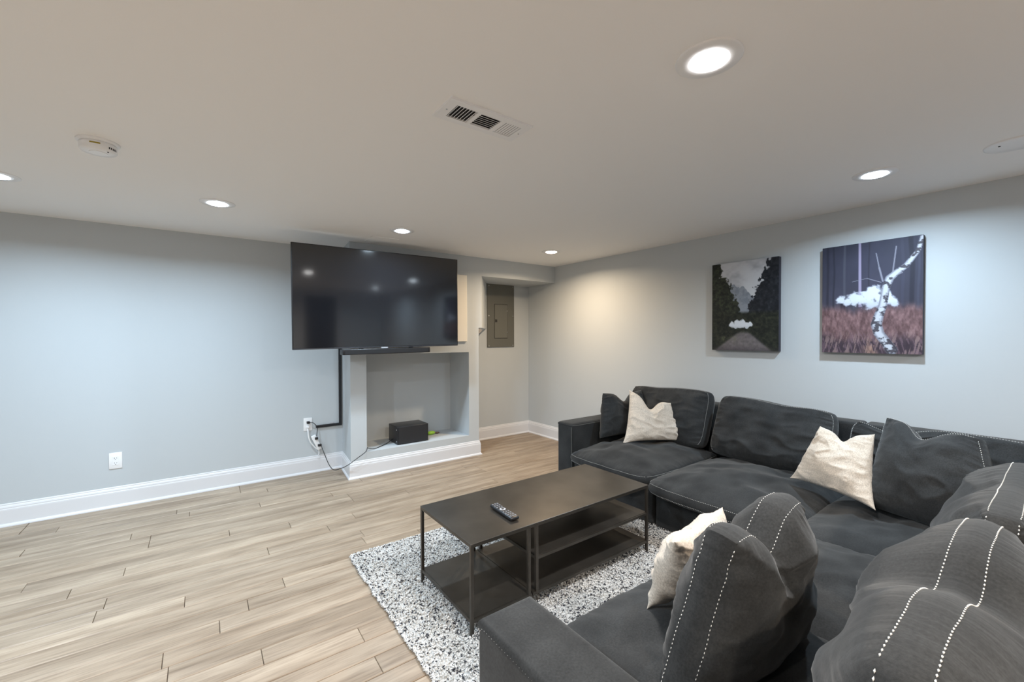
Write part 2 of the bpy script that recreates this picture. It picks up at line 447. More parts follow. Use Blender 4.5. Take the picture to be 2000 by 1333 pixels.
for x in (.742, 1.073):
    bm = bmesh.new(); cyl(bm, (x, 1.42, H-.008), (x, 1.42, H-.0095), .0035, 12); bm_obj('screw', bm, M_chrome, t)

tag(one_box('access_panel', (1.18, 3.60, H-.003), (1.41, 3.82, H), M_ceil, bev=.001, origin=(1.295, 3.71, H)), 'faint square ceiling access panel painted over, above the television', 'panel')

# ------------------------------------------------------------------ outlets
def outlet(x, z, y, label):
    t = thing('wall_outlet', (x, y, z), label, 'outlet')
    w, h = .0375, .061
    bm = bmesh.new(); box(bm, (x-w, y-.006, z-h), (x+w, y, z+h), .0035, 2); bm_obj('cover_plate', bm, M_white, t, smooth=True, flat_angle=40)
    one_box('socket', (x-.017, y-.0078, z-.034), (x+.017, y-.005, z+.034), M_white, t, bev=.001)
    for dz in (.018, -.018):
        for dx, hh in ((-.0065, .0045), (.0065, .0036)):
            one_box('slot', (x+dx-.0011, y-.0082, z+dz+.002-hh), (x+dx+.0011, y-.0076, z+dz+.002+hh), M_hole, t)
        bm = bmesh.new(); cyl(bm, (x, y-.0082, z+dz-.009), (x, y-.0076, z+dz-.009), .0024, 10); bm_obj('slot', bm, M_hole, t)
    return t
outlet(-.526, .350, Y1, 'white double wall outlet alone on the plain wall at left')
outlet(.805, .458, Y1, 'white wall outlet beside the niche with cords plugged in')
# ------------------------------------------------------------------ television
TY = 3.72
t = thing('television', (1.31, TY, 1.60), 'large flat black wall-mounted television above the niche', 'television')
bm = bmesh.new(); x0, x1, z0, z1 = .580, 2.055, 1.182, 2.030
box(bm, (x0, TY, z0), (x1, TY+.028, z1), .003, 2); box(bm, (x0+.2, TY+.026, z0+.06), (x1-.2, TY+.06, z1-.25), .012, 3)
P1 = [bm_obj('housing', bm, M_black, t, smooth=True, flat_angle=40)]
P1.append(one_box('screen', (x0+.007, TY-.0012, z0+.013), (x1-.007, TY+.001, z1-.007), M_screen, t))
bm = bmesh.new(); box(bm, (x0+.004, TY-.003, z0), (x1-.004, TY+.001, z0+.010), .001, 1); P1.append(bm_obj('bottom_bezel', bm, mat('dark_steel', (.10, .10, .11), .3, metal=.8), t))
one_box('logo_plate', (1.285, TY-.0045, z0-.004), (1.345, TY-.001, z0+.006), M_silver, t, bev=.0005)
bm = bmesh.new()
box(bm, (1.10, TY+.06, 1.45), (1.14, TY+.075, 1.85)); box(bm, (1.48, TY+.06, 1.45), (1.52, TY+.075, 1.85))
box(bm, (1.10, TY+.075, 1.62), (1.52, TY+.09, 1.68)); box(bm, (1.28, TY+.09, 1.6), (1.34, YB, 1.7), .004)
box(bm, (1.16, YB-.012, 1.52), (1.46, YB, 1.78))
bm_obj('wall_mount', bm, M_blackm, t)
R = Matrix.Rotation(math.radians(-.45), 3, 'Y') @ Matrix.Rotation(math.radians(.8), 3, 'X')
t.rotation_euler = R.to_euler()

# soundbar
t = thing('soundbar', (1.35, 3.75, 1.155), 'slim black soundbar mounted under the television', 'soundbar')
bm = bmesh.new(); box(bm, (.955, 3.70, 1.128), (1.748, 3.79, 1.176), .006, 3); bm_obj('housing', bm, M_black, t, smooth=True, flat_angle=40)
one_box('grille', (.975, 3.6985, 1.134), (1.728, 3.701, 1.170), M_blackm, t)
for x in (1.12, 1.58): one_box('bracket', (x, 3.775, 1.15), (x+.03, 3.81, 1.42), M_blackm, t)
t.rotation_euler = (0, math.radians(-.5), 0)

# cream panel behind the TV
t = thing('wall_panel', (2.12, YB, 1.57), 'cream white panel on the wall partly hidden behind the right of the television', 'panel')
bm = bmesh.new(); box(bm, (1.93, YB-.022, 1.225), (2.272, YB, 1.922), .003, 2); bm_obj('board', bm, M_offwhite, t)

# cable raceway on wall left of the niche
t = thing('cable_raceway', (1.098, Y1, .44), 'black cable channel running down the wall and turning left to the outlet', 'cable channel')
bm = bmesh.new(); box(bm, (1.082, Y1-.022, .436), (1.106, Y1, 1.9), .003, 2); bm_obj('vertical_channel', bm, M_black, t)
bm = bmesh.new(); box(bm, (.873, Y1-.022, .416), (1.106, Y1, .440), .003, 2); bm_obj('horizontal_channel', bm, M_black, t)
tag(one_box('loose_clip', (1.005, Y1-.012, .441), (1.035, Y1, .455), M_silver, bev=.002, origin=(1.02, Y1, .45)), 'small grey clip resting on the bend of the black cable channel', 'clip')

# power strip and cords
OX, OZ = .805, .458
t = thing('power_strip', (.88, 4.30, .30), 'small white power strip hanging from the outlet by its cord', 'power strip')
bm = bmesh.new(); box(bm, (-.021, -.013, -.075), (.021, .013, .075), .006, 3); bmesh.ops.rotate(bm, cent=(0, 0, 0), matrix=Matrix.Rotation(math.radians(-24), 3, 'Y') , verts=bm.verts[:])
bmesh.ops.translate(bm, vec=(.872, 4.318, .285), verts=bm.verts[:])
bm_obj('housing', bm, M_white, t, smooth=True, flat_angle=40)
tube('cord', [(.80, 4.335, .425), (.80, 4.315, .395), (.805, 4.312, .34), (.825, 4.315, .285), (.862, 4.32, .235), (.885, 4.32, .215)], .006, M_white, t)
tube('cord_tail', [(.893, 4.32, .22), (.893, 4.32, .19), (.89, 4.322, .165), (.878, 4.325, .145)], .004, M_white, t)
bm = bmesh.new(); box(bm, (.79, 4.322, .425), (.812, 4.347, .446), .003, 2); bm_obj('plug', bm, M_white, t)
t = thing('television_power_cord', (.82, 4.33, .45), 'short black cord from the outlet down to the power strip', 'cord')
bm = bmesh.new(); box(bm, (.792, 4.318, .467), (.818, 4.347, .489), .004, 2); bm_obj('plug', bm, M_black, t)
tube('cable', [(.812, 4.325, .478), (.84, 4.31, .475), (.865, 4.31, .45), (.878, 4.31, .42), (.876, 4.31, .38), (.872, 4.308, .345)], .0032, M_black, t)
bm = bmesh.new(); box(bm, (.855, 4.29, .315), (.882, 4.312, .337), .004, 2); bm_obj('plug', bm, M_black, t).location
CORD = [(.905, 4.295, .262), (.912, 4.25, .222), (.921, 4.17, .165), (.928, 4.07, .118), (.945, 3.985, .096), (.988, 3.93, .112), (1.043, 3.89, .144), (1.131, 3.883, .198),
        (1.19, 3.885, .232), (1.212, 3.90, .252), (1.224, 3.925, .262), (1.25, 3.95, .245), (1.31, 3.98, .230), (1.39, 4.04, .227), (1.47, 4.09, .235), (1.54, 4.12, .262)]
t = thing('subwoofer_power_cord', (1.0, 4.25, .1), 'long thin black cord sagging from the power strip to the black box in the niche', 'cord')
bm = bmesh.new(); box(bm, (.88, 4.286, .248), (.912, 4.31, .270), .004, 2); bm_obj('plug', bm, M_black, t)
tube('cable', CORD, .0032, M_black, t, n=10)

# subwoofer
t = thing('subwoofer', (1.695, 4.10, NZ0), 'black box-shaped subwoofer standing in the wall niche', 'speaker')
bm = bmesh.new(); box(bm, (1.533, 3.988, NZ0+.004), (1.858, 4.222, NZ0+.176), .005, 3); bm_obj('cabinet', bm, M_black, t, smooth=True, flat_angle=40)
one_box('grille', (1.545, 3.984, NZ0+.012), (1.846, 3.989, NZ0+.168), M_blackm, t, bev=.001)
for x in (1.55, 1.82):
    for y in (4.0, 4.19): one_box('foot', (x, y, NZ0), (x+.02, y+.02, NZ0+.005), M_black, t)
for z in (.03, .145):
    bm = bmesh.new(); cyl(bm, (1.533, 4.01, NZ0+z), (1.5305, 4.01, NZ0+z), .005, 12); bm_obj('screw', bm, M_silver, t)
# small green object
t = thing('green_toy', (2.02, 4.2, NZ0), 'small bright green and brown object lying beside the black box in the niche', 'small object')
def blob(name, c, r, m, parent, rot=0, seg=16):
    bm = bmesh.new(); bmesh.ops.create_uvsphere(bm, u_segments=seg, v_segments=seg//2, radius=1)
    bmesh.ops.scale(bm, vec=r, verts=bm.verts[:]); bmesh.ops.rotate(bm, cent=(0, 0, 0), matrix=Matrix.Rotation(rot, 3, 'Z'), verts=bm.verts[:])
    bmesh.ops.translate(bm, vec=c, verts=bm.verts[:]); return bm_obj(name, bm, m, parent, smooth=True)
blob('body', (1.99, 4.205, NZ0+.02), (.05, .028, .02), M_green, t, .1)
blob('tip', (2.06, 4.205, NZ0+.012), (.03, .012, .010), M_brown, t, -.1)

# bracket at the edge of the alcove
t = thing('wall_bracket', (2.80, YA, 1.37), 'tiny grey metal bracket at the left edge of the alcove', 'bracket')
bm = bmesh.new(); pts = [(2.425, 1.360), (2.475, 1.362), (2.468, 1.335), (2.425, 1.300)]
a = [bm.verts.new((x, YB+.006, z)) for x, z in pts]; b = [bm.verts.new((x, YB+.011, z)) for x, z in pts]
bm.faces.new(a); bm.faces.new(b[::-1])
for k in range(4): bm.faces.new((a[k], a[(k+1) % 4], b[(k+1) % 4], b[k]))
bm_obj('plate', bm, mat('dull_metal', (.25, .23, .21), .6), t)
one_box('pin', (2.46, YB+.004, 1.355), (2.495, YB+.008, 1.360), M_chrome, t)

# electric panel
t = thing('breaker_panel', (3.07, YA, 1.54), 'tall olive grey metal breaker panel in the corner alcove', 'electric panel')
one_box('cover', (2.872, YA-.012, 1.140), (3.285, YA, 1.932), M_grey, t, bev=.002)
bm = bmesh.new(); box(bm, (2.98, YA-.018, 1.255), (3.175, YA-.011, 1.678), .002, 1); d = bm_obj('door', bm, M_grey2, t)
one_box('latch', (2.985, YA-.021, 1.455), (3.015, YA-.017, 1.49), M_hole, d, bev=.001)
bm = bmesh.new(); box(bm, (2.976, YA-.0135, 1.251), (2.980, YA-.0118, 1.682)); box(bm, (2.976, YA-.0135, 1.678), (3.179, YA-.0118, 1.683)); box(bm, (3.175, YA-.0135, 1.251), (3.179, YA-.0118, 1.682)); box(bm, (2.976, YA-.0135, 1.25), (3.179, YA-.0118, 1.255)); bm_obj('door_gap', bm, M_hole, t)
for x in (2.895, 3.262):
    for z in (1.16, 1.535, 1.91):
        bm = bmesh.new(); cyl(bm, (x, YA-.012, z), (x, YA-.0155, z), .006, 10); bm_obj('screw', bm, M_chrome, t)
for z in (1.33, 1.6):
    bm = bmesh.new(); cyl(bm, (3.168, YA-.018, z), (3.168, YA-.021, z), .005, 10); bm_obj('hinge_pin', bm, M_chrome, t)

# ------------------------------------------------------------------ canvas prints (colours painted per vertex on a fine grid)
M_art = bpy.data.materials.new('canvas_print'); M_art.use_nodes = True
_a = M_art.node_tree.nodes.new('ShaderNodeVertexColor'); _a.layer_name = 'Col'
M_art.node_tree.links.new(_a.outputs[0], bsdf(M_art).inputs['Base Color']); bsdf(M_art).inputs['Roughness'].default_value = .6
bsdf(M_art).inputs['Specular IOR Level'].default_value = .3
def mixc(img, m, c):
    m = np.clip(m, 0, 1)[..., None]; return img*(1-m)+np.asarray(c, float)*m
def seg_dist(x, y, a, b, asp):
    ax, ay = a[0], a[1]*asp; bx, by = b[0], b[1]*asp; X = x; Y = y*asp
    t = np.clip(((X-ax)*(bx-ax)+(Y-ay)*(by-ay))/((bx-ax)**2+(by-ay)**2), 0, 1)
    return np.hypot(X-(ax+t*(bx-ax)), Y-(ay+t*(by-ay))), t
def cloud(x, y, blobs, asp, s):
    d = np.full(x.shape, -9.)
    for bx, by, r in blobs: d = np.maximum(d, 1-np.hypot(x-bx, (y-by)*asp)/r)
    return d+(fbm(x*20, y*20*asp, s, 5)-.5)*1.2
def art_road(x, y):
    asp = 1.38
    img = np.zeros(x.shape+(3,))+np.array([192, 193, 198.])
    n = fbm(x*3, y*6, 3)
    img = mixc(img, sstep(.45, .75, n)*.7, (140, 140, 147)); img = mixc(img, sstep(.1, .4, y)*.3, (195, 198, 202))
    mt = .42-.16*np.exp(-((x-.33)/.09)**2)-.12*np.exp(-((x-.50)/.10)**2)+(fbm(x*18, x*0, 5)-.5)*.06
    mtm = sstep(0, .01, y-mt); img = mixc(img, mtm, (118, 124, 134)); img = mixc(img, mtm*sstep(.3, .7, fbm(x*20, y*30, 8))*.5, (150, 156, 165))
    j = (fbm(x*26, y*30, 21, 5)-.5)
    left = np.maximum(.15-.35*np.maximum(.0, y-.02)**1 + .02, 0) 
    spike = lambda px, py, wd, hh: np.clip(1-np.abs(x-px)/(wd*np.clip((y-py)/hh, .001, 1)), 0, 1)*(y > py)
    lb = np.where(y < .30, .15-.18*y, .10); lb = np.maximum(lb, .20+.62*(y-.14)*(y > .12)-.10*(y < .16)); lb = np.where(y < .12, .16-.2*y, lb); lb = np.minimum(lb, .49)
    rb = np.where(y < .18, .88-.55*y, .79-.62*(y-.18)); rb = np.maximum(rb, .52)
    rb = rb-.03*(np.sin(y*44)*.5+.5)*(y < .5); lb = lb+.022*(np.sin(y*50+1)*.5+.5)*(y > .14)
    tl = sstep(-.01, .015, lb-x+j*.16); tr = sstep(-.01, .015, x-rb+j*.20)
    tex = fbm(x*30, y*42, 33, 4)
    green = np.stack([16+62*tex**1.5, 20+64*tex**1.5, 20+42*tex**1.5], -1); green2 = np.stack([12+44*tex**1.5, 15+46*tex**1.5, 22+46*tex**1.5], -1)
    img = img*(1-tl[..., None])+green*tl[..., None]; img = img*(1-tr[..., None])+green2*tr[..., None]
    low = sstep(.55, .60, y); img = img*(1-low[..., None])+(green*.8)*low[..., None]
    w = .06+.95*np.clip(y-.76, 0, 1)*1.8; road = sstep(0, .08, w-np.abs(x-.50+.1*(y-.8)))*sstep(.77, .82, y)
    img = mixc(img, road*(.6+.4*fbm(x*30, y*40, 41)), (122, 114, 118))
    img = mixc(img, sstep(.92, 1.04, y)*.6, (40, 36, 42))
    img = mixc(img, sstep(.4, .7, fbm(x*16, y*20, 44))*np.exp(-((x-.25)/.12)**2-((y-.86)/.04)**2)*.8, (120, 120, 90))
    c = cloud(x, y, [(.33, .705, .055), (.40, .70, .07), (.47, .70, .075), (.55, .715, .055), (.60, .71, .04), (.37, .725, .05)], asp, 51)
    img = mixc(img, sstep(-.05, .3, c), (205, 210, 218)); img = mixc(img, sstep(.0, .25, c)*sstep(.71, .77, y)*.5, (150, 155, 165))
    return img
def art_birch(x, y):
    asp = 1.40
    n = fbm(x*3, y*3, 63)
    img = np.stack([40+22*n+18*y, 42+20*n+14*y, 56+26*n+10*y], -1)
    for tx, w, c, a in ((.06, .02, (30, 30, 42), .5), (.24, .018, (78, 80, 92), .6), (.13, .015, (30, 32, 44), .5), (.82, .02, (62, 62, 80), .5), (.90, .03, (30, 30, 42), .6), (.50, .01, (34, 34, 46), .5), (.96, .015, (70, 72, 90), .4)):
        img = mixc(img, sstep(w, w*.4, np.abs(x-tx-(vn(y*4, y*0+tx*9, 5)-.5)*.02))*a*(y < .66), c)
    tw = .016+.006*y
    img = mixc(img, sstep(tw, tw*.6, np.abs(x-.405-.01*y))*(y < .72), (142, 134, 160))
    img = mixc(img, sstep(tw*1.5, tw, np.abs(x-.405-.01*y))*(y > .58)*(y < .74), (66, 60, 78))
    img = mixc(img, sstep(.03, .022, np.abs(x-.23))*(y > .5)*(y < .64), (36, 34, 46))
    g = sstep(.54, .64, y+(fbm(x*9, y*3, 71)-.5)*.10)
    t1 = fbm(x*40, y*22, 72, 4)
    gc = np.stack([96+95*(t1-.35), 72+82*(t1-.35), 74+82*(t1-.35)], -1)
    img = img*(1-g[..., None])+gc*g[..., None]
    dk = sstep(.80, .92, y+(fbm(x*6, y*4, 75)-.5)*.12); img = mixc(img, dk*.72, (44, 38, 50))
    st = sstep(.60, .72, vn(x*90+y*25, y*16, 77))*sstep(.76, .9, y); img = mixc(img, st*.55, (165, 140, 135))
    st = sstep(.62, .72, vn(x*80-y*30, y*18, 78))*sstep(.74, .9, y); img = mixc(img, st*.5, (120, 98, 108))
    img = mixc(img, np.exp(-((x-.52)/.07)**2)*sstep(.82, .95, y)*.45*sstep(.4, .6, t1), (190, 150, 120))
    for pa, pb, w in (((.57, .11), (.60, .24), .006), ((.60, .24), (.635, .36), .010), ((.76, .07), (.725, .32), .007), ((.62, .37), (.48, .325), .004), ((.48, .325), (.33, .345), .003), ((.735, .33), (.82, .30), .004)):
        d, tt = seg_dist(x, y, pa, pb, asp); img = mixc(img, sstep(w*1.3, w*.5, d), (128, 128, 142))
    c = cloud(x, y, [(.21, .51, .055), (.28, .53, .06), (.36, .51, .085), (.44, .52, .085), (.50, .49, .10), (.56, .46, .10), (.52, .55, .08), (.62, .51, .09), (.70, .53, .07), (.66, .49, .07), (.74, .56, .045)], asp, 81)
    img = mixc(img, sstep(-.08, .4, c), (200, 206, 218)); img = mixc(img, sstep(-.02, .3, c)*sstep(.50, .60, y)*.55, (160, 164, 180))
    P = [(.72, .965), (.67, .90), (.60, .82), (.575, .74), (.60, .66), (.635, .58), (.655, .48), (.665, .42), (.70, .34), (.77, .29), (.85, .245), (.90, .19), (.955, .13), (.985, .04), (1.0, -.02)]
    Wd = [.058, .050, .052, .054, .048, .042, .040, .040, .042, .034, .030, .027, .023, .020, .018]
    best = np.full(x.shape, 9.); tp = np.zeros(x.shape)
    for i in range(len(P)-1):
        d, tt = seg_dist(x, y, P[i], P[i+1], asp); w = Wd[i]*(1-tt)+Wd[i+1]*tt
        r = d/w; m = r < best; best = np.where(m, r, best); tp = np.where(m, i+tt, tp)
    m = sstep(1.08, .9, best)
    img = mixc(img, m, (188, 192, 202)); img = mixc(img, m*sstep(.35, .95, best)*.7, (95, 95, 108))
    bk = sstep(.50, .60, fbm(x*24, y*44, 91, 4)); img = mixc(img, m*bk*.8, (46, 42, 50))
    return img
def canvas(y0, y1, z0, z1, fn, label):
    xf, xb = X1-.040, X1-.001; nx, nz = 190, 264
    t = thing('canvas_print', (X1, (y0+y1)/2, (z0+z1)/2), label, 'painting', 'canvas prints on the right wall')
    one_box('stretcher', (xf+.0012, y0+.0005, z0+.0005), (xb, y1-.0005, z1-.0005), mat('canvas_edge', srgb(48, 46, 56), .7), t)
    s = np.linspace(0, 1, nx); v = np.linspace(0, 1, nz); SX, SY = np.meshgrid(s, v)
    V = np.stack([np.full(SX.size, xf), (y1-(y1-y0)*SX).ravel(), (z1-(z1-z0)*SY).ravel()], -1)
    idx = np.arange(nx*nz).reshape(nz, nx)
    F = np.stack([idx[:-1, :-1], idx[1:, :-1], idx[1:, 1:], idx[:-1, 1:]], -1).reshape(-1, 4)
    o = np_mesh('print', V, F, M_art, t, smooth=False)
    img = np.clip(fn(SX, SY), 0, 255)/255; lin = np.where(img <= .04045, img/12.92, ((img+.055)/1.055)**2.4)
    ca = o.data.color_attributes.new('Col', 'FLOAT_COLOR', 'POINT')
    ca.data.foreach_set('color', np.concatenate([lin.reshape(-1, 3), np.ones((nx*nz, 1))], 1).astype(np.float32).ravel())
canvas(1.397, 1.910, 1.160, 1.872, art_road, 'left canvas print of a white cloud over a forest road')
canvas(.610, 1.121, 1.163, 1.882, art_birch, 'right canvas print of a white cloud behind a birch trunk')

# ------------------------------------------------------------------ rug
RX0, RX1, RY0, RY1 = .685, 2.52, .55, 2.525
rug = thing('shag_rug', ((RX0+RX1)/2, (RY0+RY1)/2, 0), 'white shag rug with black flecks under the coffee table', 'rug')
M_pw = fabric('white_pile', (.54, .53, .51, 1), (.68, .67, .655, 1), .2, 300, .1); M_pb = mat('black_pile', (.03, .03, .04), .9)
one_box('backing', (RX0+.01, RY0+.01, .0005), (RX1-.01, RY1-.01, .012), M_pw, rug)
def tufts(n, x0, x1, y0, y1, fb, size, zr=(.012, .026), seed=3, edge=False):
    g = np.random.default_rng(seed)
    x = g.uniform(x0, x1, n); y = g.uniform(y0, y1, n); z = g.uniform(*zr, n)
    if edge:
        x = x+.010*(vn(y*22, y*0, 4)-.5)
        z = z*.6
    th = g.uniform(0, 2*np.pi, n); el = g.uniform(-.5, .7, n); L = size*g.uniform(.7, 1.3, n); w = L*g.uniform(.32, .5, n)
    d = np.stack([np.cos(th)*np.cos(el), np.sin(th)*np.cos(el), np.sin(el)], -1)
    a = np.stack([-np.sin(th), np.cos(th), np.zeros(n)], -1); b = np.cross(d, a)
    C = np.stack([x, y, z], -1)
    vs = [C-d*L[:, None]]
    for q in range(4): vs.append(C+a*(w*np.cos(q*np.pi/2))[:, None]+b*(w*np.sin(q*np.pi/2))[:, None])
    vs.append(C+d*L[:, None])
    V = np.stack(vs, 1)
    T = np.array([(0, 2, 1), (0, 3, 2), (0, 4, 3), (0, 1, 4), (5, 1, 2), (5, 2, 3), (5, 3, 4), (5, 4, 1)])
    return V.reshape(-1, 3), (T[None]+6*np.arange(n)[:, None, None]).reshape(-1, 3), np.repeat(g.uniform(0, 1, n) < fb, 8)
Va, Fa, Ma = tufts(66000, RX0+.006, 2.55, .75, RY1-.006, .19, .0074, seed=3)
Vb, Fb, Mb = tufts(5200, RX0-.004, RX0+.012, RY0, RY1, .18, .008, seed=5, edge=True)
Vc, Fc, Mc = tufts(5200, RX0, 2.5, RY1-.010, RY1+.004, .18, .008, seed=6, edge=False)
Vc[:, 2] *= .8
Vt = np.concatenate([Va, Vb, Vc]); Ft = np.concatenate([Fa, Fb+len(Va), Fc+len(Va)+len(Vb)]); Mt = np.concatenate([Ma, Mb, Mc])
Vt[:, 2] = np.maximum(Vt[:, 2], .001)
pile = np_mesh('pile', Vt, Ft, [M_pw, M_pb], rug, smooth=True); pile['kind'] = 'stuff'
pile.data.polygons.foreach_set('material_index', Mt.astype(np.int32)); pile.data.update()

# ------------------------------------------------------------------ coffee table
RZ = .024
TX0, TX1, TY0, TY1, TZ = .905, 2.108, 1.535, 2.045, .408
t = thing('coffee_table', ((TX0+TX1)/2, (TY0+TY1)/2, 0), 'low dark bronze metal coffee table with open shelves on the rug', 'table')
q = .016
bm = bmesh.new(); box(bm, (TX0, TY0, TZ-.003), (TX1, TY1, TZ), .001, 1); bm_obj('table_top', bm, M_br, t)
def rail_frame(bm, x0, x1, y0, y1, z, h=.014):
    box(bm, (x0, y0, z-h), (x1, y0+.012, z)); box(bm, (x0, y1-.012, z-h), (x1, y1, z))
    box(bm, (x0, y0+.012, z-h), (x0+.012, y1-.012, z)); box(bm, (x1-.012, y0+.012, z-h), (x1, y1-.012, z))
bm = bmesh.new(); rail_frame(bm, TX0+.001, TX1-.001, TY0+.001, TY1-.001, TZ-.003); bm_obj('top_rail', bm, M_br, t)
XM0, XM1 = 1.212, 1.262
bm = bmesh.new(); rail_frame(bm, TX0+.002, XM0+.024, TY0+.002, TY1-.002, .083); rail_frame(bm, XM1-.022, TX1-.002, TY0+.002, TY1-.002, .083); bm_obj('lower_rail', bm, M_br, t)
one_box('lower_shelf', (TX0+.010, TY0+.010, .083), (XM0+.025, TY1-.010, .085), M_br, t)
one_box('lower_shelf', (XM1-.022, TY0+.010, .083), (TX1-.010, TY1-.010, .085), M_br, t)
bm = bmesh.new(); rail_frame(bm, XM1-.002, TX1-.002, TY0+.002, TY1-.002, .246); bm_obj('middle_rail', bm, M_br, t)
one_box('middle_shelf', (XM1+.004, TY0+.010, .246), (TX1-.010, TY1-.010, .248), M_br, t)
for x, zb in ((TX0, RZ-.008), (XM0, .07), (XM1-.004, .07), (TX1-q, RZ-.008)):
    for yy in (TY0, TY1-q):
        one_box('leg', (x+.0005, yy+.0005, zb), (x+q-.0005, yy+q-.0005, TZ-.004), M_br, t, bev=.001, seg=1)

# remote control
t = thing('remote_control', (1.195, 1.705, TZ), 'black remote control lying on the coffee table', 'remote control')
bm = bmesh.new(); box(bm, (-.100, -.0235, .001), (.100, .0235, .016), .006, 3)
for v in bm.verts: v.co.z += .006*max(0, abs(v.co.x)/.1-.3)
RM = Matrix.Translation((1.195, 1.705, TZ)) @ Matrix.Rotation(math.radians(-93), 4, 'Z')
def rput(bm, name, m, **k):
    bmesh.ops.transform(bm, matrix=RM, verts=bm.verts[:]); return bm_obj(name, bm, m, t, **k)
rput(bm, 'body', M_black, smooth=True, flat_angle=50)
M_btn = mat('rubber_button', (.16, .16, .17), .45)
for i in range(9):
    for j in range(3):
        if 3 <= i <= 4: continue
        bm = bmesh.new(); x = -.085+i*.0205; y = -.0135+j*.0135
        box(bm, (x-.006, y-.0042, .014), (x+.006, y+.0042, .0205+.002*abs(i-4)/4), .0015, 1); rput(bm, 'button', M_btn)
bm = bmesh.new(); cyl(bm, (-.014, 0, .014), (-.014, 0, .0205), .0155, 24); rput(bm, 'direction_pad', M_silver, smooth=True, flat_angle=40)
bm = bmesh.new(); cyl(bm, (-.014, 0, .0205), (-.014, 0, .0215), .007, 16); rput(bm, 'button', M_black)

